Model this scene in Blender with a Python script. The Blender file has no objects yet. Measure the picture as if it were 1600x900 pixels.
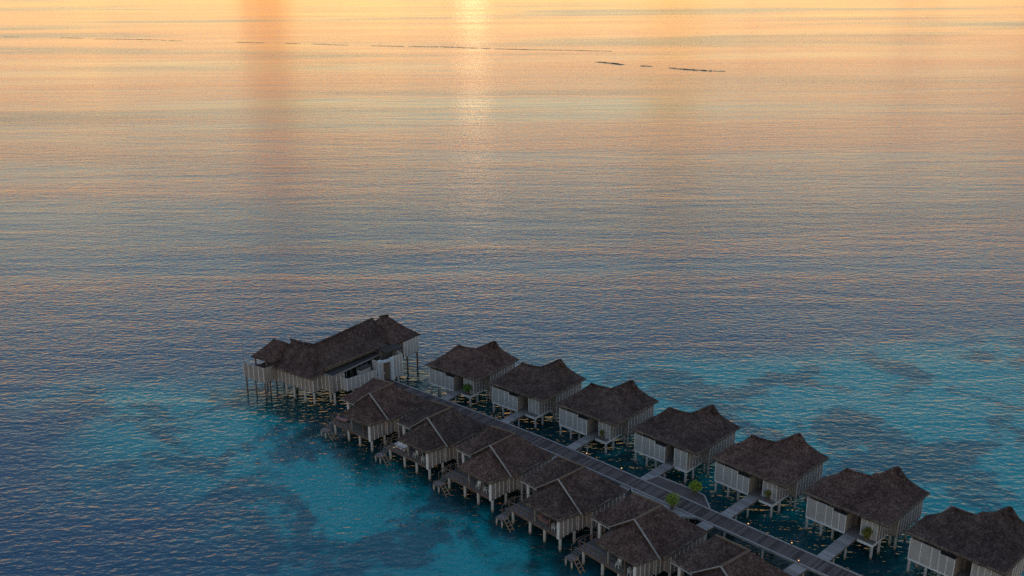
import bpy, bmesh, math, random
from mathutils import Vector, Matrix, noise

random.seed(7)
R = math.radians
scene = bpy.context.scene
COL = scene.collection

# ------------------------------------------------------------------ camera
cam_data = bpy.data.cameras.new('camera')
cam_data.sensor_width = 36.0
cam_data.lens = 36.0 * 1480.0 / 1600.0
cam_data.clip_start = 0.5
cam_data.clip_end = 200000.0
cam = bpy.data.objects.new('camera', cam_data)
COL.objects.link(cam)
cam.matrix_world = Matrix.Translation((0, 0, 68.0)) @ Matrix.Rotation(R(90 - 18.405), 4, 'X') @ Matrix.Rotation(R(-0.41), 4, 'Z')
scene.camera = cam

# ------------------------------------------------------------------ world, sun, exposure
SUN_EL, SUN_AZ = 3.2, -2.2          # degrees above the horizon, degrees right of +Y
world = bpy.data.worlds.new('World')
scene.world = world
world.use_nodes = True
wn = world.node_tree
wn.nodes.clear()
w_out = wn.nodes.new('ShaderNodeOutputWorld')
w_bg = wn.nodes.new('ShaderNodeBackground')
sky = wn.nodes.new('ShaderNodeTexSky')
sky.sky_type = 'NISHITA'
sky.sun_disc = False
sky.sun_elevation = R(SUN_EL)
sky.sun_rotation = R(SUN_AZ)
sky.altitude = 0.0
sky.air_density = 1.45
sky.dust_density = 0.0
sky.ozone_density = 1.6
w_bg.inputs['Strength'].default_value = 0.15
# thin cloud all round the sky: soft banks that dim or tint it, and an even high veil
tc = wn.nodes.new('ShaderNodeTexCoord')
mp = wn.nodes.new('ShaderNodeMapping')
mp.inputs['Scale'].default_value = (8.0, 8.0, 1.6)
nz = wn.nodes.new('ShaderNodeTexNoise')
nz.noise_dimensions = '4D'
nz.inputs['W'].default_value = 454.09
nz.inputs['Scale'].default_value = 1.5
nz.inputs['Detail'].default_value = 3.0
bank = wn.nodes.new('ShaderNodeValToRGB')
bank.color_ramp.elements[0].position = 0.32
bank.color_ramp.elements[0].color = (0.84, 0.66, 0.46, 1)
bank.color_ramp.elements[1].position = 0.44
bank.color_ramp.elements[1].color = (1, 1, 1, 1)
dim = wn.nodes.new('ShaderNodeMix')
dim.data_type = 'RGBA'
dim.blend_type = 'MULTIPLY'
dim.inputs['Factor'].default_value = 1.0
cr = wn.nodes.new('ShaderNodeValToRGB')
cr.color_ramp.elements[0].position = 0.56
cr.color_ramp.elements[0].color = (1.0, 1.0, 1.0, 1)
cr.color_ramp.elements[1].position = 0.70
cr.color_ramp.elements[1].color = (11.0, 3.2, 1.0, 1)
veil = wn.nodes.new('ShaderNodeMix')
veil.data_type = 'RGBA'
veil.blend_type = 'MULTIPLY'
veil.inputs['Factor'].default_value = 1.0
mul = wn.nodes.new('ShaderNodeMix')
mul.data_type = 'RGBA'
mul.blend_type = 'ADD'
mul.inputs['Factor'].default_value = 1.0
veil.inputs['B'].default_value = (0.12, 0.24, 0.64, 1)      # in the sky's own units
wn.links.new(tc.outputs['Generated'], mp.inputs['Vector'])
wn.links.new(mp.outputs['Vector'], nz.inputs['Vector'])
wn.links.new(nz.outputs['Fac'], bank.inputs['Fac'])
wn.links.new(nz.outputs['Fac'], cr.inputs['Fac'])
wn.links.new(bank.outputs['Color'], dim.inputs['B'])
wn.links.new(cr.outputs['Color'], veil.inputs['A'])
wn.links.new(sky.outputs['Color'], mul.inputs['A'])
wn.links.new(veil.outputs['Result'], mul.inputs['B'])
wn.links.new(mul.outputs['Result'], dim.inputs['A'])
wn.links.new(dim.outputs['Result'], w_bg.inputs['Color'])
wn.links.new(w_bg.outputs['Background'], w_out.inputs['Surface'])

sun_data = bpy.data.lights.new('sun', 'SUN')
sun_data.energy = 0.0017
sun_data.angle = R(2.2)
sun_data.color = (1.0, 0.58, 0.28)
sun = bpy.data.objects.new('sun', sun_data)
COL.objects.link(sun)
sd = Vector((math.sin(R(SUN_AZ)) * math.cos(R(SUN_EL)), math.cos(R(SUN_AZ)) * math.cos(R(SUN_EL)), math.sin(R(SUN_EL))))
sun.rotation_euler = (-sd).to_track_quat('-Z', 'Y').to_euler()
sun.location = sd * 300

scene.view_settings.view_transform = 'Standard'
scene.view_settings.look = 'None'
scene.view_settings.gamma = 1.0
scene.view_settings.use_curve_mapping = False
scene.view_settings.exposure = 1.14
scene.render.engine = 'CYCLES'
scene.cycles.use_denoising = False
scene.cycles.max_bounces = 6
scene.cycles.sample_clamp_indirect = 4.0

# ------------------------------------------------------------------ materials
def new_mat(name):
    m = bpy.data.materials.new(name)
    m.use_nodes = True
    nt = m.node_tree
    b = nt.nodes.get('Principled BSDF')
    return m, nt, b

def ramp(nt, fac, stops):
    r = nt.nodes.new('ShaderNodeValToRGB')
    e = r.color_ramp.elements
    while len(e) < len(stops):
        e.new(0.5)
    for el, (p, c) in zip(e, stops):
        el.position = p
        el.color = (c[0], c[1], c[2], 1)
    nt.links.new(fac, r.inputs['Fac'])
    return r.outputs['Color']

def coords(nt, scale, kind='Object'):
    if kind == 'World':
        g = nt.nodes.new('ShaderNodeNewGeometry')
        src = g.outputs['Position']
    else:
        g = nt.nodes.new('ShaderNodeTexCoord')
        src = g.outputs[kind]
    m = nt.nodes.new('ShaderNodeMapping')
    m.inputs['Scale'].default_value = scale
    nt.links.new(src, m.inputs['Vector'])
    return m.outputs['Vector']

def noise_tex(nt, vec, scale, detail=3.0, rough=0.55, dist=0.0):
    n = nt.nodes.new('ShaderNodeTexNoise')
    n.inputs['Scale'].default_value = scale
    n.inputs['Detail'].default_value = detail
    n.inputs['Roughness'].default_value = rough
    n.inputs['Distortion'].default_value = dist
    nt.links.new(vec, n.inputs['Vector'])
    return n.outputs['Fac']

def math_node(nt, op, a, b=None, c=None, clamp=False):
    n = nt.nodes.new('ShaderNodeMath')
    n.operation = op
    n.use_clamp = clamp
    for i, v in enumerate((a, b, c)):
        if v is None:
            continue
        if isinstance(v, (int, float)):
            n.inputs[i].default_value = v
        else:
            nt.links.new(v, n.inputs[i])
    return n.outputs[0]

def bump(nt, b, height, dist, strength=1.0):
    n = nt.nodes.new('ShaderNodeBump')
    n.inputs['Distance'].default_value = dist
    n.inputs['Strength'].default_value = strength
    nt.links.new(height, n.inputs['Height'])
    nt.links.new(n.outputs['Normal'], b.inputs['Normal'])
    return n

def wood_mat(name, c0, c1, rough=0.75, grain=(3, 3, 1.0), bd=0.005, island=0.0):
    m, nt, b = new_mat(name)
    v = coords(nt, grain, 'World')
    f = noise_tex(nt, v, 2.2, 4, 0.6)
    big = noise_tex(nt, coords(nt, (0.5, 0.5, 0.5), 'World'), 1.0, 2)
    mix = math_node(nt, 'ADD', math_node(nt, 'MULTIPLY', f, 0.65), math_node(nt, 'MULTIPLY', big, 0.35))
    if island:
        g = nt.nodes.new('ShaderNodeNewGeometry')
        mix = math_node(nt, 'ADD', mix, math_node(nt, 'MULTIPLY', math_node(nt, 'SUBTRACT', g.outputs['Random Per Island'], 0.5), island))
    col = ramp(nt, mix, [(0.32, c0), (0.68, c1)])
    nt.links.new(col, b.inputs['Base Color'])
    b.inputs['Roughness'].default_value = rough
    b.inputs['Specular IOR Level'].default_value = 0.25
    bump(nt, b, f, bd, 0.6)
    return m

M = {}

def make_thatch():
    m, nt, b = new_mat('thatch')
    v = coords(nt, (1, 1, 0.55), 'World')
    fine = noise_tex(nt, v, 4.0, 4, 0.75)
    mid = noise_tex(nt, v, 1.1, 3, 0.6)
    big = noise_tex(nt, v, 0.22, 2, 0.5)
    f = math_node(nt, 'ADD', math_node(nt, 'MULTIPLY', fine, 0.6), math_node(nt, 'ADD', math_node(nt, 'MULTIPLY', mid, 0.25), math_node(nt, 'MULTIPLY', big, 0.15)))
    col = ramp(nt, f, [(0.36, (0.017, 0.011, 0.010)), (0.50, (0.074, 0.051, 0.046)), (0.64, (0.185, 0.134, 0.117))])
    oi = nt.nodes.new('ShaderNodeObjectInfo')
    hv = nt.nodes.new('ShaderNodeHueSaturation')
    nt.links.new(col, hv.inputs['Color'])
    nt.links.new(math_node(nt, 'MULTIPLY_ADD', oi.outputs['Random'], 0.5, 0.78), hv.inputs['Value'])
    nt.links.new(math_node(nt, 'MULTIPLY_ADD', oi.outputs['Random'], 0.4, 0.85), hv.inputs['Saturation'])
    nt.links.new(hv.outputs['Color'], b.inputs['Base Color'])
    b.inputs['Roughness'].default_value = 0.95
    b.inputs['Specular IOR Level'].default_value = 0.08
    bump(nt, b, fine, 0.12, 0.9)
    return m

M['thatch'] = make_thatch()
def make_straw():
    m, nt, b = new_mat('pale_straw')  # straw paler than the thatch, tone varied per piece
    g = nt.nodes.new('ShaderNodeNewGeometry')
    n = noise_tex(nt, coords(nt, (1, 1, 1), 'World'), 0.5, 2)
    f = math_node(nt, 'ADD', math_node(nt, 'MULTIPLY', g.outputs['Random Per Island'], 0.5), math_node(nt, 'MULTIPLY', n, 0.5))
    nt.links.new(ramp(nt, f, [(0.2, (0.075, 0.055, 0.044)), (0.8, (0.21, 0.16, 0.12))]), b.inputs['Base Color'])
    b.inputs['Roughness'].default_value = 0.95
    b.inputs['Specular IOR Level'].default_value = 0.05
    return m
M['straw'] = make_straw()
M['panel'] = wood_mat('weathered_panel', (0.34, 0.325, 0.32), (0.46, 0.445, 0.435), 0.8, (2.2, 2.2, 0.5), 0.004)
M['panel_warm'] = wood_mat('brown_panel', (0.25, 0.205, 0.185), (0.36, 0.305, 0.275), 0.8, (2.2, 2.2, 0.5), 0.004)
M['batten'] = wood_mat('pale_batten', (0.66, 0.64, 0.62), (0.80, 0.78, 0.76), 0.7, (2, 2, 2), 0.002)
M['white_trim'] = wood_mat('pale_painted_trim', (0.22, 0.205, 0.195), (0.36, 0.34, 0.325), 0.6)
M['deck'] = wood_mat('grey_decking', (0.12, 0.105, 0.10), (0.24, 0.215, 0.205), 0.8, (6, 6, 6), 0.01, 0.35)
M['ramp'] = wood_mat('silver_decking', (0.20, 0.19, 0.185), (0.34, 0.325, 0.315), 0.8, (6, 6, 6), 0.01, 0.35)
M['walk'] = wood_mat('dark_walk_planks', (0.055, 0.043, 0.043), (0.15, 0.12, 0.115), 0.85, (3, 3, 3), 0.01, 0.4)
M['kerb'] = wood_mat('pale_kerb_timber', (0.24, 0.225, 0.22), (0.40, 0.38, 0.37), 0.75)
M['rail'] = wood_mat('brown_rail_timber', (0.11, 0.075, 0.06), (0.22, 0.155, 0.125), 0.7)
M['ladder'] = wood_mat('golden_ladder_timber', (0.24, 0.16, 0.10), (0.42, 0.29, 0.19), 0.7)
M['door'] = wood_mat('dark_door_timber', (0.05, 0.038, 0.034), (0.10, 0.08, 0.07), 0.6)
M['wall_in'] = wood_mat('dark_inner_wall', (0.16, 0.135, 0.12), (0.26, 0.225, 0.20), 0.85)  # darker brown timber for the inner walls
M['portal'] = wood_mat('pale_blue_portal', (0.42, 0.47, 0.52), (0.55, 0.61, 0.66), 0.6)
M['flat_roof'] = wood_mat('dark_felt_roof', (0.03, 0.027, 0.027), (0.06, 0.053, 0.05), 0.8)

def make_pile():
    m, nt, b = new_mat('pile_concrete')
    g = nt.nodes.new('ShaderNodeNewGeometry')
    sep = nt.nodes.new('ShaderNodeSeparateXYZ')
    nt.links.new(g.outputs['Position'], sep.inputs[0])
    n = noise_tex(nt, coords(nt, (2, 2, 2), 'World'), 1.5, 3)
    h = math_node(nt, 'ADD', sep.outputs['Z'], math_node(nt, 'MULTIPLY', n, 0.35))
    h = math_node(nt, 'DIVIDE', h, 2.0, clamp=True)
    col = ramp(nt, h, [(0.0, (0.09, 0.085, 0.06)), (0.17, (0.20, 0.165, 0.11)), (0.30, (0.44, 0.42, 0.40)), (1.0, (0.52, 0.50, 0.48))])
    nt.links.new(col, b.inputs['Base Color'])
    b.inputs['Roughness'].default_value = 0.8
    return m
M['pile'] = make_pile()

def plain(name, col, rough=0.6, spec=0.3):
    m, nt, b = new_mat(name)
    n = noise_tex(nt, coords(nt, (3, 3, 3), 'World'), 1.0, 3)
    c = ramp(nt, n, [(0.3, tuple(x * 0.82 for x in col)), (0.7, tuple(min(1, x * 1.15) for x in col))])
    nt.links.new(c, b.inputs['Base Color'])
    b.inputs['Roughness'].default_value = rough
    b.inputs['Specular IOR Level'].default_value = spec
    return m
M['glass'] = plain('dark_window_glass', (0.02, 0.022, 0.025), 0.08, 0.5)
M['cloth'] = plain('white_cushion', (0.72, 0.72, 0.72), 0.9, 0.1)
M['pink_cloth'] = plain('pink_towel', (0.45, 0.25, 0.24), 0.9, 0.1)
M['white_paint'] = plain('white_furniture_paint', (0.68, 0.67, 0.65), 0.5)
M['planter'] = plain('clay_planter', (0.16, 0.11, 0.09), 0.8)
M['bark'] = plain('bark', (0.09, 0.065, 0.045), 0.9)
M['seaweed'] = plain('floating_weed', (0.05, 0.04, 0.025), 0.9, 0.05)

def make_leaf(name, c0, c1):
    m, nt, b = new_mat(name)
    g = nt.nodes.new('ShaderNodeNewGeometry')
    col = ramp(nt, g.outputs['Random Per Island'], [(0.0, c0), (1.0, c1)])
    nt.links.new(col, b.inputs['Base Color'])
    b.inputs['Roughness'].default_value = 0.55
    b.inputs['Subsurface Weight'].default_value = 0.0
    return m
M['leaf'] = make_leaf('lime_leaves', (0.11, 0.19, 0.012), (0.34, 0.42, 0.03))
M['leaf_dark'] = make_leaf('green_leaves', (0.05, 0.13, 0.016), (0.13, 0.26, 0.03))
M['leaf_olive'] = make_leaf('olive_leaves', (0.09, 0.11, 0.012), (0.24, 0.23, 0.03))

def make_lamp():
    m, nt, b = new_mat('lit_lamp')
    b.inputs['Base Color'].default_value = (0.8, 0.6, 0.4, 1)
    b.inputs['Emission Color'].default_value = (1.0, 0.55, 0.22, 1)
    b.inputs['Emission Strength'].default_value = 0.7
    return m
M['lamp'] = make_lamp()

# ---- water
def make_water():
    m, nt, b = new_mat('sea_water')
    g = nt.nodes.new('ShaderNodeNewGeometry')
    pos = g.outputs['Position']
    sep = nt.nodes.new('ShaderNodeSeparateXYZ')
    nt.links.new(pos, sep.inputs[0])
    X, Y = sep.outputs['X'], sep.outputs['Y']
    # lagoon: sandy shallows along the line of houses (a ridge of sand running with the jetty)
    # distance from the jetty axis, measured across it
    across = math_node(nt, 'ADD', math_node(nt, 'MULTIPLY', math_node(nt, 'SUBTRACT', X, 8.0), 0.69), math_node(nt, 'MULTIPLY', math_node(nt, 'SUBTRACT', Y, 120.0), 0.72))
    along = math_node(nt, 'SUBTRACT', math_node(nt, 'MULTIPLY', math_node(nt, 'SUBTRACT', X, 8.0), 0.72), math_node(nt, 'MULTIPLY', math_node(nt, 'SUBTRACT', Y, 120.0), 0.69))
    n_big = noise_tex(nt, coords(nt, (1, 1, 1), 'World'), 0.028, 3, 0.5, 0.4)
    n_mid = noise_tex(nt, coords(nt, (1, 1, 1), 'World'), 0.06, 6, 0.62, 0.5)
    n_fine = noise_tex(nt, coords(nt, (1, 1, 1), 'World'), 0.45, 4, 0.65, 0.6)
    right = math_node(nt, 'SUBTRACT', math_node(nt, 'ADD', 68.0, math_node(nt, 'MULTIPLY', along, 1.2)), across)       # >0 inside on the right
    left = math_node(nt, 'ADD', across, 45.0)
    edge = math_node(nt, 'MINIMUM', right, left)
    edge = math_node(nt, 'MINIMUM', edge, math_node(nt, 'ADD', along, 88.0))
    edge = math_node(nt, 'ADD', edge, math_node(nt, 'MULTIPLY', math_node(nt, 'SUBTRACT', n_big, 0.5), 50.0))
    sand = math_node(nt, 'MULTIPLY_ADD', edge, 1 / 30.0, 0.25, clamp=True)
    sm = nt.nodes.new('ShaderNodeMapRange')
    sm.interpolation_type = 'SMOOTHSTEP'
    nt.links.new(sand, sm.inputs['Value'])
    sand = sm.outputs['Result']
    reef = nt.nodes.new('ShaderNodeMapRange')
    reef.interpolation_type = 'SMOOTHSTEP'
    reef.inputs['From Min'].default_value = 0.48
    reef.inputs['From Max'].default_value = 0.555
    reef.inputs['To Max'].default_value = 0.8
    nt.links.new(math_node(nt, 'ADD', math_node(nt, 'MULTIPLY', n_mid, 0.86), math_node(nt, 'MULTIPLY', n_fine, 0.14)), reef.inputs['Value'])
    shallow = nt.nodes.new('ShaderNodeMix')
    shallow.data_type = 'RGBA'
    shallow.inputs['A'].default_value = (0.001, 0.29, 0.325, 1)
    shallow.inputs['B'].default_value = (0.014, 0.085, 0.13, 1)
    nt.links.new(reef.outputs['Result'], shallow.inputs['Factor'])
    body = nt.nodes.new('ShaderNodeMix')
    body.data_type = 'RGBA'
    body.inputs['A'].default_value = (0.036, 0.105, 0.180, 1)
    nt.links.new(shallow.outputs['Result'], body.inputs['B'])
    nt.links.new(sand, body.inputs['Factor'])
    # jetty strip, broken outline: villa shade painted into the water colour, with coral rubble
    n_strip = noise_tex(nt, coords(nt, (1, 1, 1), 'World'), 0.16, 4, 0.6, 0.4)
    shade_strip = math_node(nt, 'MINIMUM', math_node(nt, 'ADD', across, 21.5), math_node(nt, 'SUBTRACT', 15.0, across))
    shade_strip = math_node(nt, 'MINIMUM', shade_strip, math_node(nt, 'ADD', along, 62.0))
    shade_strip = math_node(nt, 'ADD', shade_strip, math_node(nt, 'MULTIPLY', math_node(nt, 'SUBTRACT', n_strip, 0.5), 22.0))
    shade_strip = math_node(nt, 'MULTIPLY_ADD', shade_strip, 1 / 9.0, 0.2, clamp=True)
    shade_mask = nt.nodes.new('ShaderNodeMapRange')
    shade_mask.interpolation_type = 'SMOOTHSTEP'
    shade_mask.inputs['To Max'].default_value = 0.92
    nt.links.new(shade_strip, shade_mask.inputs['Value'])
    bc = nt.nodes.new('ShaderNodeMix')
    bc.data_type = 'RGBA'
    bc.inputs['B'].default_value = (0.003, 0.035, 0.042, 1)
    nt.links.new(shade_mask.outputs['Result'], bc.inputs['Factor'])
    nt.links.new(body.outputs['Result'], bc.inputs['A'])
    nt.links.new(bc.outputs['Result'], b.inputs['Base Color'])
    b.inputs['IOR'].default_value = 1.333
    b.inputs['Specular IOR Level'].default_value = 0.33
    slick = noise_tex(nt, coords(nt, (0.22, 1, 1), 'World'), 0.0045, 4, 0.55, 0.8)
    rmap = nt.nodes.new('ShaderNodeMapRange')
    rmap.inputs['From Min'].default_value = 0.50
    rmap.inputs['From Max'].default_value = 0.62
    rmap.inputs['To Min'].default_value = 0.03
    rmap.inputs['To Max'].default_value = 0.16
    nt.links.new(slick, rmap.inputs['Value'])
    nt.links.new(rmap.outputs['Result'], b.inputs['Roughness'])
    # waves: height in metres
    rip = noise_tex(nt, coords(nt, (0.55, 1.0, 1), 'World'), 1.15, 2, 0.5, 0.4)
    wav = noise_tex(nt, coords(nt, (0.35, 1.0, 1), 'World'), 0.28, 2, 0.5, 0.5)
    mpn = nt.nodes.new('ShaderNodeMapping')
    mpn.inputs['Rotation'].default_value = (0, 0, R(9))
    mpn.inputs['Scale'].default_value = (0.16, 1.0, 1)
    nt.links.new(pos, mpn.inputs['Vector'])
    swl = noise_tex(nt, mpn.outputs['Vector'], 0.06, 3, 0.5, 1.2)
    calm = noise_tex(nt, coords(nt, (0.18, 1, 1), 'World'), 0.011, 4, 0.6, 0.9)
    calm = math_node(nt, 'MULTIPLY_ADD', calm, 2.6, -0.4)
    calm = math_node(nt, 'MAXIMUM', calm, 0.35)
    h = math_node(nt, 'ADD', math_node(nt, 'MULTIPLY', rip, 0.20), math_node(nt, 'MULTIPLY', wav, 0.22))
    chop = noise_tex(nt, coords(nt, (0.8, 1.0, 1), 'World'), 1.9, 2, 0.5, 0.6)
    h = math_node(nt, 'ADD', h, math_node(nt, 'MULTIPLY', chop, 0.06))
    h = math_node(nt, 'MULTIPLY', h, calm)
    h = math_node(nt, 'ADD', h, math_node(nt, 'MULTIPLY', swl, 0.32))
    bump(nt, b, h, 1.0, 1.0)
    return m
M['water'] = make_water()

# ------------------------------------------------------------------ mesh helpers
class MB:
    def __init__(self):
        self.v, self.f = [], []

    def poly(self, pts):
        i = len(self.v)
        self.v += [tuple(p) for p in pts]
        self.f.append(tuple(range(i, i + len(pts))))
        return self

    def box(self, x0, x1, y0, y1, z0, z1):
        i = len(self.v)
        self.v += [(x0, y0, z0), (x1, y0, z0), (x1, y1, z0), (x0, y1, z0), (x0, y0, z1), (x1, y0, z1), (x1, y1, z1), (x0, y1, z1)]
        self.f += [(i, i + 3, i + 2, i + 1), (i + 4, i + 5, i + 6, i + 7), (i, i + 1, i + 5, i + 4), (i + 1, i + 2, i + 6, i + 5), (i + 2, i + 3, i + 7, i + 6), (i + 3, i, i + 4, i + 7)]
        return self

    def beam(self, a, b, w, h, up=(0, 0, 1)):
        a, b = Vector(a), Vector(b)
        d = (b - a).normalized()
        s = d.cross(Vector(up))
        if s.length < 1e-4:
            s = Vector((1, 0, 0))
        s.normalize()
        u = s.cross(d).normalized()
        i = len(self.v)
        for p in (a, b):
            for (q, r) in ((-1, -1), (1, -1), (1, 1), (-1, 1)):
                self.v.append(tuple(p + s * (q * w / 2) + u * (r * h / 2)))
        self.f += [(i, i + 1, i + 2, i + 3), (i + 7, i + 6, i + 5, i + 4)]
        for k in range(4):
            n = (k + 1) % 4
            self.f.append((i + k, i + 4 + k, i + 4 + n, i + n))
        return self

    def tube(self, a, b, r0, r1=None, n=10):
        r1 = r0 if r1 is None else r1
        a, b = Vector(a), Vector(b)
        d = (b - a).normalized()
        s = d.orthogonal().normalized()
        u = d.cross(s)
        i = len(self.v)
        for p, r in ((a, r0), (b, r1)):
            for k in range(n):
                t = 2 * math.pi * k / n
                self.v.append(tuple(p + (s * math.cos(t) + u * math.sin(t)) * r))
        for k in range(n):
            m = (k + 1) % n
            self.f.append((i + k, i + m, i + n + m, i + n + k))
        self.f += [tuple(i + k for k in reversed(range(n))), tuple(i + n + k for k in range(n))]
        return self

    def prism(self, pts, z0, z1):
        """closed outline (counter-clockwise) extruded from z0 to z1"""
        n = len(pts)
        i = len(self.v)
        self.v += [(x, y, z0) for x, y in pts] + [(x, y, z1) for x, y in pts]
        self.f += [tuple(i + k for k in reversed(range(n))), tuple(i + n + k for k in range(n))]
        for k in range(n):
            m = (k + 1) % n
            self.f.append((i + k, i + m, i + n + m, i + n + k))
        return self

    def mesh(self, name, mat):
        me = bpy.data.meshes.new(name)
        me.from_pydata(self.v, [], self.f)
        bm = bmesh.new()
        bm.from_mesh(me)
        bmesh.ops.recalc_face_normals(bm, faces=bm.faces)
        bm.to_mesh(me)
        bm.free()
        me.materials.append(mat)
        return me

    def build(self, name, mat, parent=None, loc=None):
        return link(name, self.mesh(name, mat), parent, loc)


def link(name, me, parent=None, loc=None):
    o = bpy.data.objects.new(name, me)
    COL.objects.link(o)
    o.parent = parent
    if loc is not None:
        o.location = loc
    return o


def thing(name, label, cat, loc=(0, 0, 0), rz=0.0, group=None):
    o = bpy.data.objects.new(name, None)
    o.empty_display_size = 0.5
    COL.objects.link(o)
    o.location = loc
    o.rotation_euler = (0, 0, rz)
    o['label'] = label
    o['category'] = cat
    if group:
        o['group'] = group
    return o


def tag(o, label, cat, group=None):
    o['label'] = label
    o['category'] = cat
    if group:
        o['group'] = group
    return o


def children(o, table):
    return table.get(o.name, [])


def copy_tree(root, loc, rz, label, skip=()):
    table = {}
    for ob in bpy.data.objects:
        if ob.parent:
            table.setdefault(ob.parent.name, []).append(ob)
    def rec(o, parent):
        c = o.copy()
        COL.objects.link(c)
        c.parent = parent
        for ch in table.get(o.name, []):
            rec(ch, c)
        return c
    r = root.copy()
    COL.objects.link(r)
    r.location = loc
    r.rotation_euler = (0, 0, rz)
    r['label'] = label
    for ch in table.get(root.name, []):
        rec(ch, r)
    return r


def thatch(name, patches, parent, nt=9, thick=0.28, sag=0.22, jit=0.05, step=0.55):
    """patches: (eave0, eave1, ridge1, ridge0); shared edges stay shared"""
    vs, fs = [], []
    for (p0, p1, p2, p3) in patches:
        p0, p1, p2, p3 = map(Vector, (p0, p1, p2, p3))
        ns = max(1, int(max((p1 - p0).length, (p2 - p3).length) / step))
        base = len(vs)
        for j in range(nt + 1):
            t = j / nt
            a, b = p0.lerp(p3, t), p1.lerp(p2, t)
            for i in range(ns + 1):
                s = i / ns
                p = a.lerp(b, s)
                p.z -= sag * math.sin(math.pi * t)
                q = p * 0.9
                k = 1.7 if j == 0 else 1.0
                p.z += jit * k * noise.noise(q * 1.3) + jit * 0.7 * noise.noise(q * 4.1 + Vector((9, 3, 1)))
                p.x += jit * noise.noise(q * 2.0 + Vector((31, 0, 0)))
                p.y += jit * noise.noise(q * 2.0 + Vector((0, 57, 0)))
                vs.append(p)
        for j in range(nt):
            for i in range(ns):
                k = base + j * (ns + 1) + i
                fs.append((k, k + 1, k + ns + 2, k + ns + 1))
    bm = bmesh.new()
    bv = [bm.verts.new(v) for v in vs]
    bm.verts.ensure_lookup_table()
    for f in fs:
        try:
            bm.faces.new([bv[i] for i in f])
        except ValueError:
            pass
    bmesh.ops.remove_doubles(bm, verts=bm.verts, dist=0.02)
    bmesh.ops.dissolve_degenerate(bm, edges=bm.edges, dist=0.001)
    bmesh.ops.recalc_face_normals(bm, faces=bm.faces)
    if sum(f.normal.z for f in bm.faces) < 0:
        bmesh.ops.reverse_faces(bm, faces=bm.faces)
    me = bpy.data.meshes.new(name)
    bm.to_mesh(me)
    bm.free()
    me.materials.append(M['thatch'])
    o = link(name, me, parent)
    if thick:
        s = o.modifiers.new('thickness', 'SOLIDIFY')
        s.thickness = thick
        s.offset = -1.0
    return o


def fringe(lines, parent, drop=0.20):
    """ragged pale straw edge hanging along the eaves"""
    rnd = random.Random(5)
    vs, fs = [], []
    for pts in lines:
        P = [Vector(q) for q in pts]
        cen = sum(P, Vector()) / len(P)
        for a, b in zip(P, P[1:]):
            d = b - a
            n = max(2, int(d.length / 0.16))
            o = Vector((d.y, -d.x, 0)).normalized()
            if (a + d / 2 + o - cen).length < (a + d / 2 - o - cen).length:
                o = -o
            for i in range(n):
                p0, p1 = a.lerp(b, i / n), a.lerp(b, (i + 1.15) / n)
                h = drop * rnd.uniform(0.55, 1.35)
                w = o * rnd.uniform(0.03, 0.10)
                k = len(vs)
                up = Vector((0, 0, 0.05 + rnd.uniform(0, .05)))
                vs += [p0 + up - o * 0.12, p1 + up - o * 0.12, p1 + w - Vector((0, 0, 0.02)), p0 + w - Vector((0, 0, 0.02)),
                       p0 + w * 0.6 - Vector((0, 0, h)), p1 + w * 0.6 - Vector((0, 0, h * rnd.uniform(0.8, 1.2)))]
                fs += [(k, k + 1, k + 2, k + 3), (k + 3, k + 2, k + 5, k + 4)]
    me = bpy.data.meshes.new('eave_fringe')
    me.from_pydata([tuple(v) for v in vs], [], fs)
    me.materials.append(M['straw'])
    o = link('eave_fringe', me, parent)
    o['kind'] = 'stuff'
    return o


def ridge_cap(name, pts, parent, r=0.14, mat='thatch'):
    vs, fs = [], []
    P = [Vector(p) for p in pts]
    fine = []
    for a, b in zip(P, P[1:]):
        n = max(2, int((b - a).length / 0.35))
        fine += [a.lerp(b, i / n) for i in range(n)]
    fine.append(P[-1])
    N = 7
    for i, p in enumerate(fine):
        d = (fine[min(i + 1, len(fine) - 1)] - fine[max(i - 1, 0)]).normalized()
        s = d.cross(Vector((0, 0, 1))).normalized()
        u = s.cross(d)
        rr = r * (1 + 0.25 * noise.noise(p * 2.3))
        for k in range(N):
            t = 2 * math.pi * k / N
            vs.append(tuple(p + s * (math.cos(t) * rr * 1.5) + u * (math.sin(t) * rr)))
    for i in range(len(fine) - 1):
        for k in range(N):
            m = (k + 1) % N
            fs.append((i * N + k, i * N + m, (i + 1) * N + m, (i + 1) * N + k))
    fs += [tuple(reversed(range(N))), tuple((len(fine) - 1) * N + k for k in range(N))]
    me = bpy.data.meshes.new(name)
    me.from_pydata(vs, [], fs)
    me.materials.append(M[mat])
    return link(name, me, parent)


def panel_run(parent, a, b, z0, z1, n=None, edges=None, mat='panel', out=(0, -1), batten=True, last=True, zs=None):
    """wall panels (each a part) along the line a-b with a pale batten over each joint; out = outward normal"""
    a, b = Vector((a[0], a[1])), Vector((b[0], b[1]))
    d = b - a
    L = d.length
    d.normalize()
    o = Vector(out)
    if edges is None:
        edges = [i / n for i in range(n + 1)]
    for i in range(len(edges) - 1):
        s0, s1 = edges[i] * L, edges[i + 1] * L
        p, q = a + d * (s0 + 0.012), a + d * (s1 - 0.012)
        zt = z1 if zs is None else zs[i]
        inn = -o * 0.07
        MB().prism_cc([p, q, q + inn, p + inn], z0, zt).build('wall_panel', M[mat], parent)
    if batten:
        rng = range(len(edges) if last else len(edges) - 1)
        for i in rng:
            s = edges[i] * L
            zt = z1 if zs is None else max(zs[max(0, i - 1)], zs[min(i, len(zs) - 1)])
            c = a + d * s
            h = d * 0.05
            e = o * 0.04
            MB().prism_cc([c - h + e, c + h + e, c + h - o * 0.02, c - h - o * 0.02], z0 - 0.02, zt + 0.02).build('batten', M['batten'], parent)


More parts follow.
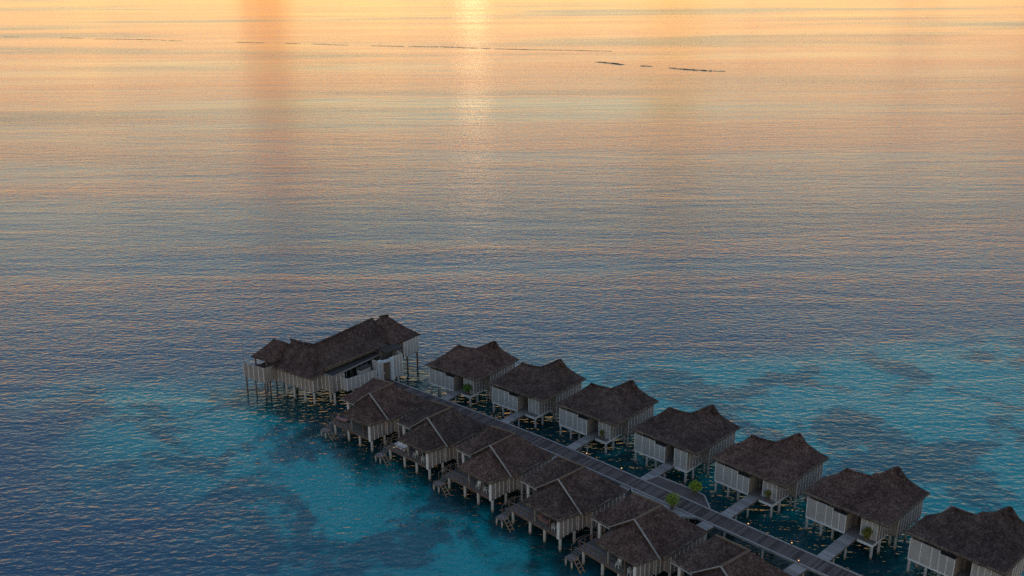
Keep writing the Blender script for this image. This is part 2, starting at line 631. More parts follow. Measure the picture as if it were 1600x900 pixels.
def prism_cc(self, pts, z0, z1):
    pts = [(p[0], p[1]) for p in pts]
    ar = sum(pts[i][0] * pts[(i + 1) % len(pts)][1] - pts[(i + 1) % len(pts)][0] * pts[i][1] for i in range(len(pts)))
    if ar < 0:
        pts = pts[::-1]
    return self.prism(pts, z0, z1)
MB.prism_cc = prism_cc


_pile_cache = {}
def pile(parent, x, y, top, r=0.17, mat='pile'):
    key = (round(top, 2), round(r, 3), mat)
    if key not in _pile_cache:
        _pile_cache[key] = MB().tube((0, 0, -1.6), (0, 0, top), r, r, 12).mesh('pile', M[mat])
    return link('pile', _pile_cache[key], parent, (x, y, 0))


def planks(parent, x0, x1, y0, y1, z, across='x', w=0.24, t=0.06, mat='deck', name='decking'):
    """boards joined into one part (each far under 10 pixels)"""
    mb = MB()
    if across == 'x':      # boards run along x, laid side by side in y
        n = max(1, int((y1 - y0) / w))
        s = (y1 - y0) / n
        for i in range(n):
            dz = random.uniform(-0.006, 0.006)
            mb.box(x0 + random.uniform(0, .03), x1 - random.uniform(0, .03), y0 + i * s + 0.008, y0 + (i + 1) * s - 0.008, z - t + dz, z + dz)
    else:
        n = max(1, int((x1 - x0) / w))
        s = (x1 - x0) / n
        for i in range(n):
            dz = random.uniform(-0.006, 0.006)
            mb.box(x0 + i * s + 0.008, x0 + (i + 1) * s - 0.008, y0 + random.uniform(0, .03), y1 - random.uniform(0, .03), z - t + dz, z + dz)
    o = mb.build(name, M[mat], parent)
    o['kind'] = 'stuff'
    return o

# ------------------------------------------------------------------ sea
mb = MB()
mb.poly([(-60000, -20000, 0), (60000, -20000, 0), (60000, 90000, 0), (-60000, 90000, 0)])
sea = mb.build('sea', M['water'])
sea['kind'] = 'structure'

# ------------------------------------------------------------------ boardwalk
RIGHT = [(-21.5, 149.6), (-15, 144.0), (-10.5, 140.2), (-0.2, 131.8), (7.7, 124.6), (14.2, 118.2), (17.6, 114.8), (27.9, 104.6), (36.4, 96.0), (39.9, 92.6), (52, 80.6), (64, 68.5)]
WALK_W = 2.9
def resample(pts, step):
    out = []
    P = [Vector(p) for p in pts]
    # smooth by Catmull-Rom
    for i in range(len(P) - 1):
        p0, p1, p2, p3 = P[max(i - 1, 0)], P[i], P[i + 1], P[min(i + 2, len(P) - 1)]
        n = max(2, int((p2 - p1).length / 0.5))
        for k in range(n):
            t = k / n
            out.append(0.5 * ((2 * p1) + (p2 - p0) * t + (2 * p0 - 5 * p1 + 4 * p2 - p3) * t * t + (3 * p1 - p0 - 3 * p2 + p3) * t ** 3))
    out.append(P[-1])
    res = [out[0]]
    acc = 0.0
    for a, b in zip(out, out[1:]):
        L = (b - a).length
        while acc + L >= step:
            f = (step - acc) / L
            a = a.lerp(b, f)
            L = (b - a).length
            res.append(a)
            acc = 0.0
        acc += L
    return res
# light smoothing of the traced edge
for _ in range(2):
    RIGHT = [RIGHT[0]] + [((a[0] + 2 * b[0] + c[0]) / 4, (a[1] + 2 * b[1] + c[1]) / 4) for a, b, c in zip(RIGHT, RIGHT[1:], RIGHT[2:])] + [RIGHT[-1]]
EDGE = resample(RIGHT, 0.3)
def frame_at(i):
    d = (EDGE[min(i + 1, len(EDGE) - 1)] - EDGE[max(i - 1, 0)]).normalized()
    return EDGE[i], d, Vector((d.y, -d.x))     # point on right (sea-far) edge; n points LEFT-down (towards the near row)
def nleft(d):
    n = Vector((d.y, -d.x))
    return n if n.y < 0 else -n
WALK_Z = 2.02
walk = thing('boardwalk', 'x', 'x')
del walk['label']
del walk['category']
walk['kind'] = 'structure'
pm = MB()
for i in range(len(EDGE) - 1):
    a, b = EDGE[i], EDGE[i + 1]
    d = (b - a).normalized()
    n = nleft(d)
    dz = random.uniform(-.008, .008)
    p0, p1 = a + d * 0.01, b - d * 0.01
    e0, e1 = random.uniform(-.02, .02), random.uniform(-.02, .02)
    pm.prism_cc([p0 + n * (0.2 + e0), p1 + n * (0.2 + e0), p1 + n * (WALK_W - 0.2 + e1), p0 + n * (WALK_W - 0.2 + e1)], WALK_Z - 0.07 + dz, WALK_Z + dz)
o = pm.build('planking', M['walk'], walk)
o['kind'] = 'stuff'
for side in (0, 1):
    km = MB()
    step = 6
    for i in range(0, len(EDGE) - step, step):
        a, b = EDGE[i], EDGE[i + step]
        n0 = nleft((b - a).normalized())
        off = 0.09 if side == 0 else WALK_W - 0.09
        km.beam((*(a + n0 * off), WALK_Z - 0.03), (*(b + n0 * off), WALK_Z - 0.03), 0.2, 0.3)
    km.build('kerb_beam', M['kerb'], walk)
for i in range(8, len(EDGE), 18):
    p, d, _ = frame_at(i)
    n = nleft(d)
    for off in (0.35, WALK_W - 0.35):
        q = p + n * off
        pile(walk, q.x, q.y, WALK_Z - 0.12, 0.14)
def walk_distance(P, rightside):
    """signed: how far along local y until the edge; brute force nearest"""
    best = min(range(len(EDGE)), key=lambda i: (EDGE[i] - P).length)
    return best

# widened resting platform with two shrubs
plat = thing('platform', 'x', 'x')
del plat['label']
del plat['category']
plat['kind'] = 'structure'
PR = [(18.1, 114.5), (19.9, 115.6), (24.4, 111.6), (25.3, 110.4), (25.4, 107.3)]
PL = [(23.2, 105.2), (20.6, 105.4), (16.6, 108.6), (15.9, 110.2), (15.9, 112.3)]
MB().prism_cc(PR + [(24.6, 107.6), (17.9, 114.1)], WALK_Z - 0.16, WALK_Z - 0.004).build('platform_deck', M['walk'], plat)
MB().prism_cc(PL + [(16.3, 111.9), (22.9, 105.6)], WALK_Z - 0.16, WALK_Z - 0.004).build('platform_deck', M['ramp'], plat)
for pts in (PR, PL):
    k = MB()
    for a, b in zip(pts, pts[1:]):
        k.beam((*a, WALK_Z - 0.02), (*b, WALK_Z - 0.02), 0.2, 0.3)
    k.build('kerb_beam', M['kerb'], plat)
for q in ((20.2, 114.4), (24.3, 110.6), (20.6, 106.2), (16.9, 109.3)):
    pile(plat, q[0], q[1], WALK_Z - 0.15, 0.16)

# ------------------------------------------------------------------ right-row villas
E_Z, FLOOR = 5.29, 2.03
def make_right_villa(label, flush):
    t = thing('overwater_villa', label, 'villa', group='villas on the far side of the boardwalk')
    A, Ec, D, X = (-11.34, 0, E_Z), (0, 0, E_Z), (0, 11.23, E_Z), (-11.34, 11.23, E_Z)
    B, V, C = (-8.21, 4.67, 8.05), (-5.1, 5.75, 7.72), (-3.6, 8.4, 8.5)
    I_, A2, D2 = (-7.7, 8.35, E_Z), (-11.34, 5.5, E_Z), (-7.1, 11.23, E_Z)
    roof = thatch('roof', [(A, Ec, V, B), (Ec, D, C, V), (D, D2, C, C), (A2, A, B, B), (I_, A2, B, V), (D2, I_, V, C)], t, nt=10, sag=0.24)
    fringe([(A2, A, Ec, D, D2)], roof)
    # gablet hood at the high end and soft ridge
    rf = t
    ridge_cap('ridge_cap', [B, (-6.7, 5.1, 7.84), V, (-4.3, 7.0, 8.06), C, (-3.35, 8.85, 8.52)], rf, 0.13)
    g = MB()
    g.poly([(-3.25, 8.95, 8.55), (-4.15, 8.65, 7.85), (-2.75, 8.15, 7.82)])
    g.poly([(-3.25, 8.95, 8.55), (-2.75, 8.15, 7.82), (-2.35, 9.1, 7.45)])
    g.poly([(-3.25, 8.95, 8.55), (-2.35, 9.1, 7.45), (-4.0, 9.5, 7.5)])
    g.poly([(-3.25, 8.95, 8.55), (-4.0, 9.5, 7.5), (-4.15, 8.65, 7.85)])
    g.build('gablet', M['thatch'], t)
    # eave corner trim
    MB().beam((-0.62, 0.02, E_Z - 0.33), (-0.04, 0.02, E_Z - 0.35), 0.07, 0.12).beam((-0.03, 0.08, E_Z - 0.35), (-0.03, 0.66, E_Z - 0.33), 0.07, 0.12).build('eave_trim', M['white_trim'], t)
    yf = 0.15 if flush else 1.0
    # floor slabs
    fl = MB()
    fl.box(-10.62, -1.72, 0.17, 10.55, 1.80, FLOOR)
    fl.box(-1.72, -0.47, 3.95, 10.55, 1.80, FLOOR)
    fl.build('floor', M['deck'], t)
    if not flush:
        MB().box(-3.62, -1.66, -0.02, 0.17, 1.81, FLOOR + 0.01).build('front_ledge', M['deck'], t)
    # pale edge beams
    MB().box(-10.66, -5.40, 0.07, 0.165, 1.86, 2.04).build('edge_beam', M['batten'], t)
    MB().box(-3.62, -1.60, -0.10 if not flush else 0.05, -0.025 if not flush else 0.145, 1.74, 2.04).build('edge_beam', M['batten'], t)
    MB().box(-1.655, -1.575, -0.02 if not flush else 0.15, 3.94, 1.74, 2.04).build('edge_beam', M['batten'], t)
    # front wall: three tall panels, two lower ones at the entrance
    ed = [0, 0.25, 0.495, 0.665, 0.835, 1.0]
    panel_run(t, (-10.64, 0.15), (-5.41, 0.15), 2.045, 4.74, edges=ed, out=(0, -1), zs=[4.74, 4.74, 4.72, 4.36, 4.36])
    # recess
    panel_run(t, (-5.38, 0.24), (-5.38, 2.6), 2.045, 4.4, n=2, out=(1, 0), mat='panel_warm', batten=False)
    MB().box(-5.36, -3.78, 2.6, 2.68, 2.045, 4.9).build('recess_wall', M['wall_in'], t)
    d = MB().box(-5.0, -4.1, 2.55, 2.598, 2.05, 4.2).build('entrance_door', M['door'], t)
    MB().box(-4.22, -4.17, 2.48, 2.548, 3.0, 3.2).build('door_handle', M['batten'], d)
    panel_run(t, (-3.78, yf + 0.08), (-3.78, 2.6), 2.045, 4.85, n=2, out=(-1, 0), mat='panel_warm', batten=False)
    # right-hand front block
    panel_run(t, (-3.78, yf), (-1.72, yf), 2.045, 4.86, n=3 if not flush else 2, out=(0, -1))
    panel_run(t, (-1.72, yf), (-1.72, 3.9), 2.045, 4.88, n=4 if not flush else 5, out=(1, 0), mat='panel_warm')
    panel_run(t, (-1.70, 3.92), (-0.47, 3.92), 2.045, 4.95, n=1, out=(0, -1), mat='panel_warm', batten=False)
    panel_run(t, (-0.47, 3.92), (-0.47, 10.6), 1.95, 4.96, n=9, out=(1, 0), mat='panel_warm')
    panel_run(t, (-10.62, 0.25), (-10.62, 10.5), 2.045, 4.9, n=9, out=(-1, 0), batten=False)
    panel_run(t, (-10.6, 10.55), (-0.6, 10.55), 2.045, 4.9, n=8, out=(0, 1), batten=False)
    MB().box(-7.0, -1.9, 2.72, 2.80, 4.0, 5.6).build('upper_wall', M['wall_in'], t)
    for (x, y) in ((-10.5, 0.3), (-8.5, 0.3), (-7.1, 0.6), (-1.78, 0.12), (-1.62, 1.75), (-1.5, 4.5), (-0.62, 4.1), (-10.2, 1.9), (-10.3, 5.2), (-10.3, 10.2), (-5.4, 3.2), (-5.4, 7), (-5.4, 10.2), (-0.7, 7.2), (-0.7, 10.2)):
        pile(t, x, y, 1.80, 0.17)
    return t

RV = [(-5.67, 140.99, -37.38), (4.79, 132.95, -39.62), (15.0, 124.52, -41.76), (25.22, 115.74, -43.87), (34.84, 106.81, -45.79), (44.53, 97.54, -46.17), (53.64, 88.12, -47.89)]
R_LABEL = [
    'thatched stilt villa of the far row, farthest left, bushy green shrub',
    'thatched stilt villa of the far row, second from the left, without shrub',
    'thatched stilt villa of the far row, third from the left, small yellowish shrub',
    'thatched stilt villa of the far row, fourth from the left, without shrub',
    'thatched stilt villa of the far row, third from the right, small olive shrub',
    'thatched stilt villa of the far row, second from the right, round olive shrub',
    'thatched stilt villa cut by the right picture edge, nearest of the far row']
v_std = make_right_villa(R_LABEL[0], False)
v_flush = make_right_villa(R_LABEL[3], True)
for i, (x, y, a) in enumerate(RV):
    if i == 0:
        v_std.location, v_std.rotation_euler = (x, y, 0), (0, 0, R(a))
    elif i == 3:
        v_flush.location, v_flush.rotation_euler = (x, y, 0), (0, 0, R(a))
    else:
        copy_tree(v_std, (x, y, 0), R(a), R_LABEL[i])

def to_world(v, p):
    c, s = math.cos(R(v[2])), math.sin(R(v[2]))
    return Vector((v[0] + c * p[0] - s * p[1], v[1] + s * p[0] + c * p[1], p[2] if len(p) > 2 else 0))

def gap_to_walk(v, x, y0, sign, left):
    """march along local y from y0 until the boardwalk edge is met"""
    y = y0
    for k in range(400):
        P = to_world(v, (x, y)).xy
        i = min(range(len(EDGE)), key=lambda j: (EDGE[j] - P).length_squared)
        p, d, _ = frame_at(i)
        s = (P - p).dot(nleft(d))
        if (not left and s > 0.0) or (left and s < WALK_W):
            return y
        y += sign * 0.05
    return y

ordinal = ['first', 'second', 'third', 'fourth', 'fifth', 'sixth', 'seventh']
def footbridge(v, x0, x1, ya, yb, label, group):
    t = thing('footbridge', label, 'footbridge', (v[0], v[1], 0), R(v[2]), group)
    planks(t, x0, x1, min(ya, yb), max(ya, yb), 2.01, 'x', 0.26, 0.05, 'ramp', 'planking')
    for x in (x0 + 0.06, x1 - 0.06):
        MB().box(x - 0.06, x + 0.06, min(ya, yb), max(ya, yb), 1.74, 1.958).build('side_beam', M['rail'], t)
    for f in (0.33, 0.75):
        for x in (x0 + 0.2, x1 - 0.2):
            pile(t, x, ya + (yb - ya) * f, 1.75, 0.13)
    return t
for i, v in enumerate(RV):
    y1 = gap_to_walk(v, -4.5, -1.0, -1, False)
    footbridge(v, -5.34, -3.74, 0.13, y1 - 0.05, 'grey plank footbridge to the %s villa from the left of the far row' % ordinal[i], 'footbridges to the far row')

# ------------------------------------------------------------------ left-row villas
LV = [(-21.32, 126.41, -40.59), (-12.04, 117.96, -42.77), (-3.04, 109.45, -44.16), (5.44, 100.41, -46.98), (13.63, 91.16, -49.27), (21.55, 81.89, -51.12)]
LF = 2.05
def make_left_villa(label):
    t = thing('overwater_villa', label, 'villa', group='villas on the near side of the boardwalk')
    S, T, a = (-3.1, 3.25, 7.85), (-3.0, 7.8, 7.92), (-7.65, 7.87, 7.5)
    c, bl, b, j, v0 = (-10.0, 3.15, 5.0), (-10.0, 11.2, 5.0), (1.3, 11.2, 4.98), (1.45, 3.2, 4.86), (-7.0, 3.2, 4.95)
    rf = thatch('roof', [(c, v0, T, a), (v0, v0, S, T), (j, b, T, S), (b, bl, a, T), (bl, c, a, a)], t, nt=10, sag=0.12)
    ridge_cap('ridge_cap', [S, T, a], rf, 0.12, 'straw')
    fringe([(c, v0), (j, b, bl, c)], rf)
    S2, h, i_, g2, e2 = (-3.1, 3.22, 7.5), (-6.1, -0.2, 4.75), (0.0, 0.0, 4.72), (0.75, 3.22, 4.78), (-6.75, 3.22, 4.75)
    vr = thatch('veranda_roof', [(h, i_, S2, S2), (i_, g2, S2, S2), (e2, h, S2, S2)], t, nt=9, sag=0.14, thick=0.24)
    fringe([(e2, h, i_, g2)], vr, 0.24)
    # gable infill and pale barge boards
    MB().prism_gable([(-6.6, 3.3), (0.9, 3.3)], S).build('gable_wall', M['rail'], t)
    up = (0, 1, 0)
    MB().beam((-3.1, 3.06, 7.94), (-7.0, 3.06, 4.98), 0.10, 0.22, up).build('barge_board', M['white_trim'], t)
    MB().beam((-3.1, 3.06, 7.94), (1.0, 3.06, 4.70), 0.10, 0.22, up).build('barge_board', M['white_trim'], t)
    # eave board of the porch
    MB().beam((-9.95, 3.1, 4.78), (-6.9, 3.1, 4.74), 0.06, 0.14).build('eave_trim', M['panel'], t)
    # floor
    fl = MB()
    fl.box(-9.6, -0.12, 3.3, 11.0, 1.82, 1.99)
    fl.box(-0.12, 1.2, 4.9, 11.0, 1.82, 1.99)
    fl.build('floor', M['deck'], t)
    planks(t, -9.6, -0.1, 0.55, 4.4, LF, 'x', 0.2, 0.05, 'deck', 'decking')
    MB().box(-9.6, -0.1, 0.5, 0.62, 1.72, 1.97).build('edge_beam', M['rail'], t)
    MB().box(-9.6, -9.5, 0.62, 3.3, 1.75, 1.97).build('edge_beam', M['rail'], t)
    # side wall with its steps
    panel_run(t, (-0.15, 0.32), (-0.15, 3.4), 1.85, 4.72, n=4, out=(1, 0), mat='panel_warm')
    MB().box(-0.5, -0.17, 0.25, 0.47, 1.80, 4.74).build('corner_post', M['batten'], t)
    panel_run(t, (0.22, 3.4), (0.22, 4.85), 1.9, 4.85, n=2, out=(1, 0), mat='panel_warm')
    MB().box(-0.13, 0.14, 3.4, 3.47, 1.9, 4.8).build('wall_return', M['panel_warm'], t)
    panel_run(t, (0.24, 4.85), (1.15, 4.85), 1.9, 4.9, n=2, out=(0, -1), mat='panel_warm', batten=False)
    panel_run(t, (1.15, 4.85), (1.15, 10.9), 1.9, 4.9, n=8, out=(1, 0), mat='panel_warm')
    MB().box(-9.55, 1.05, 10.9, 11.0, 2.0, 4.9).build('back_wall', M['panel'], t)
    MB().box(-9.62, -9.5, 6.3, 10.9, 2.0, 4.9).build('side_wall', M['panel'], t)
    # veranda back wall: dark glazed doors in a timber wall
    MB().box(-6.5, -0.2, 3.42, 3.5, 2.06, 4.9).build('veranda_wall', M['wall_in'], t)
    for x0 in (-5.6, -4.2, -2.8):
        w = MB().box(x0, x0 + 1.3, 3.36, 3.415, 2.1, 4.3).build('glazed_door', M['glass'], t)
        MB().box(x0 - 0.04, x0 + 0.04, 3.30, 3.355, 2.1, 4.34).box(x0 + 0.04, x0 + 1.26, 3.30, 3.355, 4.24, 4.34).build('door_frame', M['rail'], w)
    MB().box(-9.5, -6.6, 6.3, 6.38, 2.0, 5.3).build('porch_wall', M['wall_in'], t)
    w = MB().box(-8.7, -7.2, 6.24, 6.295, 2.05, 4.3).build('glazed_door', M['glass'], t)
    MB().box(-8.0, -7.92, 6.18, 6.235, 2.05, 4.3).build('door_frame', M['rail'], w)
    MB().box(-6.58, -6.5, 3.5, 6.3, 2.0, 5.2).build('porch_side_wall', M['panel_warm'], t)
    # posts
    MB().box(-4.95, -4.77, 0.7, 0.88, 2.05, 4.66).build('post', M['white_trim'], t)
    MB().box(-9.45, -9.05, 3.75, 4.0, 2.05, 4.85).build('post', M['batten'], t)
    MB().box(-2.35, -2.2, 0.75, 0.9, 2.05, 4.6).build('post', M['rail'], t)
    # railing on the sea edge and the left edge
    rl = MB()
    rl.beam((-9.5, 0.62, 3.0), (-5.0, 0.62, 3.0), 0.08, 0.07).beam((-9.5, 0.62, 2.55), (-5.0, 0.62, 2.55), 0.04, 0.04)
    rl.beam((-9.52, 0.62, 3.0), (-9.52, 3.6, 3.0), 0.08, 0.07).beam((-9.52, 0.62, 2.55), (-9.52, 3.6, 2.55), 0.04, 0.04)
    rail = rl.build('handrail', M['rail'], t)
    k = 0
    for x in [-9.5 + 0.9 * q for q in range(6)]:
        MB().box(x - 0.045, x + 0.045, 0.58, 0.67, 2.05, 2.98).build('rail_post', M['rail'], t)
    for y in (1.6, 2.6, 3.6):
        MB().box(-9.565, -9.475, y - 0.045, y + 0.045, 2.05, 2.98).build('rail_post', M['rail'], t)
    rl = MB()
    rl.beam((-4.75, 0.64, 2.85), (-0.5, 0.64, 2.85), 0.05, 0.05)
    # lower landing, steps and ladder into the water
    planks(t, -10.15, -8.85, -1.25, 0.1, 1.2, 'x', 0.2, 0.06, 'deck', 'landing')
    MB().box(-10.1, -8.9, -1.2, 0.05, 1.0, 1.135).build('landing_frame', M['rail'], t)
    for q, (z, y) in enumerate(((1.42, 0.18), (1.64, 0.36), (1.86, 0.5))):
        MB().box(-10.05, -8.9, y - 0.12, y + 0.1, z - 0.05, z).build('step', M['deck'], t)
    cu = MB()
    for (p, q) in (((-10.1, -0.1, 1.2), (-10.1, -0.1, 2.3)), ((-10.1, -0.1, 2.3), (-10.0, 0.9, 2.95)), ((-10.0, 0.9, 2.95), (-9.8, 2.2, 3.0)), ((-9.9, 0.9, 2.05), (-10.0, 0.9, 2.95))):
        cu.beam(p, q, 0.06, 0.06)
    cu.build('stair_rail', M['rail'], t)
    ld = MB()
    for y in (-1.0, -0.35):
        ld.beam((-8.9, y, 1.45), (-7.15, y, -0.4), 0.09, 0.10)
    lad = ld.build('ladder', M['ladder'], t)
    for q in range(5):
        f = 0.12 + q * 0.18
        MB().beam((-8.9 + 1.75 * f, -0.97, 1.45 - 1.85 * f), (-8.9 + 1.75 * f, -0.38, 1.45 - 1.85 * f), 0.14, 0.05).build('rung', M['ladder'], lad)
    for (x, y) in ((-8.75, 0.62), (-5.55, 0.62), (-2.95, 0.62), (-0.25, 0.62), (-0.3, 3.2), (0.9, 5.1), (-9.3, 4), (-9.3, 7.5), (-9.3, 10.6), (-5, 4), (-5, 7.5), (-5, 10.6), (0.8, 7.6), (0.8, 10.6)):
        pile(t, x, y, 1.82, 0.19)
    pile(t, -10.0, -1.1, 1.0, 0.12)
    pile(t, -9.0, -1.1, 1.0, 0.12)
    MB().beam((-5.55, 0.62, 0.9), (-5.0, 4.0, 1.7), 0.09, 0.09).build('brace', M['rail'], t)
    MB().beam((-2.95, 0.62, 0.9), (-2.6, 4.0, 1.7), 0.09, 0.09).build('brace', M['rail'], t)
    return t

def prism_gable(self, base, apex):
    (x0, y0), (x1, y1) = base
    z = 4.85
    pts = [(x0, z), (x1, z), (apex[0], apex[2] - 0.35)]
    i = len(self.v)
    self.v += [(x, y0 - 0.04, q) for x, q in pts] + [(x, y0 + 0.04, q) for x, q in pts]
    self.f += [(i, i + 1, i + 2), (i + 5, i + 4, i + 3), (i, i + 3, i + 4, i + 1), (i + 1, i + 4, i + 5, i + 2), (i + 2, i + 5, i + 3, i)]
    return self
MB.prism_gable = prism_gable

L_LABEL = [
    'thatched villa with white barge boards of the near row, beside the big end pavilion',
    'near-row thatched villa, second from the end pavilion, white sofa on its deck',
    'near-row thatched villa with white barge boards, third from the end pavilion',
    'near-row thatched villa with white barge boards, fourth from the end pavilion',
    'near-row thatched villa with white barge boards, fifth from the end pavilion, below the lime shrub',
    'thatched villa with white barge boards cut off by the bottom picture edge']
lv0 = make_left_villa(L_LABEL[0])
lv0.location, lv0.rotation_euler = (LV[0][0], LV[0][1], 0), (0, 0, R(LV[0][2]))
for i in range(1, 6):
    v = LV[i]
    copy_tree(lv0, (v[0], v[1], 0), R(v[2]), L_LABEL[i])
for i, v in enumerate(LV):
    y1 = gap_to_walk(v, -2.4, 11.1, 1, True)
    footbridge(v, -3.3, -1.6, 11.05, y1 + 0.05, 'short grey footbridge behind the %s near-row villa from the end pavilion' % ordinal[i], 'footbridges to the near row')

# ------------------------------------------------------------------ end pavilion
PV = (-32.9, 143.1, -36.0)
p = thing('end_pavilion', 'large dark thatched pavilion on stilts closing the far end of the boardwalk', 'pavilion', (PV[0], PV[1], 0), R(PV[2]))
ap, sd_, fr = (-7.2, 2.45, 9.4), (-2.6, 3.1, 9.3), (-3.3, 17.9, 9.4)
ef, el, er0, er1 = (1.15, -1.05, 5.45), (-8.2, -1.25, 5.4), (1.05, 1.9, 6.3), (2.5, 19.0, 6.25)
bl0, bl1 = (-8.6, 6.0, 5.6), (-8.6, 19.0, 6.2)
prf = thatch('roof', [(el, ef, sd_, ap), (ef, (0.95, 1.3, 5.5), sd_, sd_), ((0.95, 1.3, 5.5), er0, sd_, sd_), (er0, er1, fr, sd_), (er1, bl1, fr, fr), (bl1, bl0, sd_, fr), (bl0, el, ap, ap), (bl0, bl0, ap, sd_)], p, nt=12, sag=0.35, thick=0.32, step=0.6)
fringe([(bl0, el, ef, (0.95, 1.3, 5.5)), (er0, er1)], prf)
ridge_cap('ridge_cap', [(-7.5, 2.4, 9.45), ap, (-5, 2.75, 9.28), sd_, (-2.8, 8, 9.3), fr], p, 0.16)
# roof of the far block
fa, fb = (-1.6, 18.4, 10.0), (-1.2, 19.4, 9.95)
thatch('far_roof', [((3.6, 15.9, 6.5), (3.6, 22.9, 6.3), fb, fa), ((3.6, 22.9, 6.3), (-6.2, 22.9, 6.3), fb, fb), ((-6.2, 22.9, 6.3), (-6.2, 15.9, 6.5), fa, fb), ((-6.2, 15.9, 6.5), (3.6, 15.9, 6.5), fa, fa)], p, nt=10, sag=0.25, thick=0.3)
ridge_cap('ridge_cap', [(-1.75, 18.0, 10.0), fa, fb, (-1.1, 19.7, 9.95)], p, 0.15)
# roof over the open deck
sa, sb = (-10.9, 1.6, 9.0), (-8.6, 1.9, 8.95)
thatch('deck_roof', [((-12.9, -1.9, 6.5), (-7.6, -1.7, 6.45), sb, sa), ((-7.6, -1.7, 6.45), (-7.4, 5.4, 6.4), sb, sb), ((-7.4, 5.4, 6.4), (-12.9, 5.4, 6.4), sa, sb), ((-12.9, 5.4, 6.4), (-12.9, -1.9, 6.5), sa, sa)], p, nt=9, sag=0.15, thick=0.26)
# open deck with screen
MB().prism_cc([(-13.25, -3.3), (-8.7, -2.85), (-8.3, -0.3), (-8.3, 5.2), (-13.25, 5.2)], 3.0, 3.2).build('deck_floor', M['deck'], p)
panel_run(p, (-13.25, -3.36), (-8.7, -2.92), 3.05, 5.72, n=4, out=(0, -1), mat='panel_warm')
panel_run(p, (-8.66, -2.9), (-8.3, -0.4), 2.9, 5.6, n=1, out=(1, 0), mat='panel_warm', batten=False)
panel_run(p, (-13.32, -3.3), (-13.32, 5.2), 3.05, 4.3, n=6, out=(-1, 0), mat='panel_warm', batten=False)
for (x, y) in ((-12.4, -1.4), (-9.6, -1.4), (-12.4, 4.9), (-9.6, 4.9)):
    MB().box(x - 0.1, x + 0.1, y - 0.1, y + 0.1, 3.2, 6.6).build('post', M['rail'], p)
for (x, y) in ((-13.1, -3.1), (-11.0, -2.9), (-8.85, -2.7), (-9.4, -1.2), (-12.9, 1.0), (-11, 1.5), (-12.9, 4.6), (-9.2, 4.0)):
    pile(p, x, y, 3.0, 0.13, 'rail')
# main walls
MB().box(-8.25, -0.02, 0.06, 6.0, 2.3, 2.5).box(-8.0, 2.7, 6.0, 18.5, 2.3, 2.5).box(-0.02, 2.7, 1.9, 6.0, 2.3, 2.5).build('floor', M['deck'], p)
panel_run(p, (-8.3, -0.25), (0, 0), 2.5, 5.5, n=9, out=(0, -1), mat='panel_warm')
panel_run(p, (0.02, 0.0), (0.3, 1.7), 2.5, 5.5, n=2, out=(1, 0), mat='panel_warm')
panel_run(p, (0.3, 1.75), (2.78, 1.78), 2.5, 5.2, n=3, out=(0, -1), mat='panel_warm')
panel_run(p, (2.8, 1.8), (3.0, 4.2), 2.5, 5.2, n=3, out=(1, 0), mat='panel_warm')
MB().box(2.72, 2.92, 1.66, 1.86, 2.4, 5.34).build('corner_post', M['white_trim'], p)
panel_run(p, (3.0, 3.5), (4.35, 3.5), 2.5, 4.7, n=2, out=(0, -1))
panel_run(p, (4.38, 3.5), (5.6, 9.2), 2.5, 4.7, n=7, out=(1, -0.2))
MB().prism_cc([(-8.3, 0.2), (-8.2, 0.2), (-8.0, 18.6), (-8.1, 18.6)], 2.5, 5.6).build('back_wall', M['panel_warm'], p)
MB().prism_cc([(0.35, 1.9), (0.45, 1.9), (1.6, 18.6), (1.5, 18.6)], 2.5, 6.2).build('inner_wall', M['wall_in'], p)
for k in range(4):
    y = 3.6 + k * 2.3
    w = MB().prism_cc([(0.52 + y * 0.068, y), (0.56 + y * 0.068, y), (0.66 + y * 0.068, y + 1.6), (0.62 + y * 0.068, y + 1.6)], 2.6, 4.9).build('window', M['glass'], p)
    MB().prism_cc([(0.57 + y * 0.068, y + .7), (0.62 + y * 0.068, y + .7), (0.63 + y * 0.068, y + .8), (0.58 + y * 0.068, y + .8)], 2.6, 4.9).build('window_frame', M['batten'], w)
# flat canopy
MB().prism_cc([(0.1, 1.75), (3.0, 1.7), (2.7, 13.2), (1.0, 13.2)], 5.36, 5.5).build('canopy', M['flat_roof'], p)
MB().beam((0.1, 1.68, 5.42), (3.05, 1.63, 5.42), 0.06, 0.2).build('canopy_edge', M['white_trim'], p)
MB().beam((3.06, 1.63, 5.42), (2.76, 13.2, 5.42), 0.06, 0.2).build('canopy_edge', M['white_trim'], p)
# small roof over the passage
MB().box(3.4, 4.6, 6.6, 9.2, 5.1, 5.25).build('canopy', M['flat_roof'], p)
MB().box(3.5, 4.5, 6.8, 9.0, 2.5, 5.1).build('store', M['panel'], p)
# entrance portal and tall wall
MB().prism_cc([(4.3, 9.6), (6.9, 9.3), (7.0, 9.5), (4.3, 9.8)], 2.5, 6.0).build('entrance_wall', M['panel'], p)
panel_run(p, (6.75, 12.1), (7.3, 13.8), 2.5, 6.4, n=3, out=(1, -0.3))
panel_run(p, (7.25, 13.9), (3.5, 15.5), 2.5, 6.4, n=3, out=(0.3, 1), batten=False)
for a_, b_ in (((5.75, 9.35), (5.95, 9.95)), ((6.5, 11.45), (6.7, 12.05))):
    MB().prism_cc([(a_[0], a_[1]), (a_[0] + .45, a_[1] - .1), (b_[0] + .45, b_[1] - .1), b_], 2.3, 6.3).build('portal_post', M['portal'], p)
MB().prism_cc([(5.97, 9.97), (6.35, 9.87), (6.86, 11.33), (6.48, 11.43)], 5.7, 6.1).build('portal_lintel', M['portal'], p)
d = MB().prism_cc([(5.97, 9.97), (6.05, 9.95), (6.56, 11.40), (6.48, 11.43)], 2.5, 5.7).build('entrance_door', M['rail'], p)
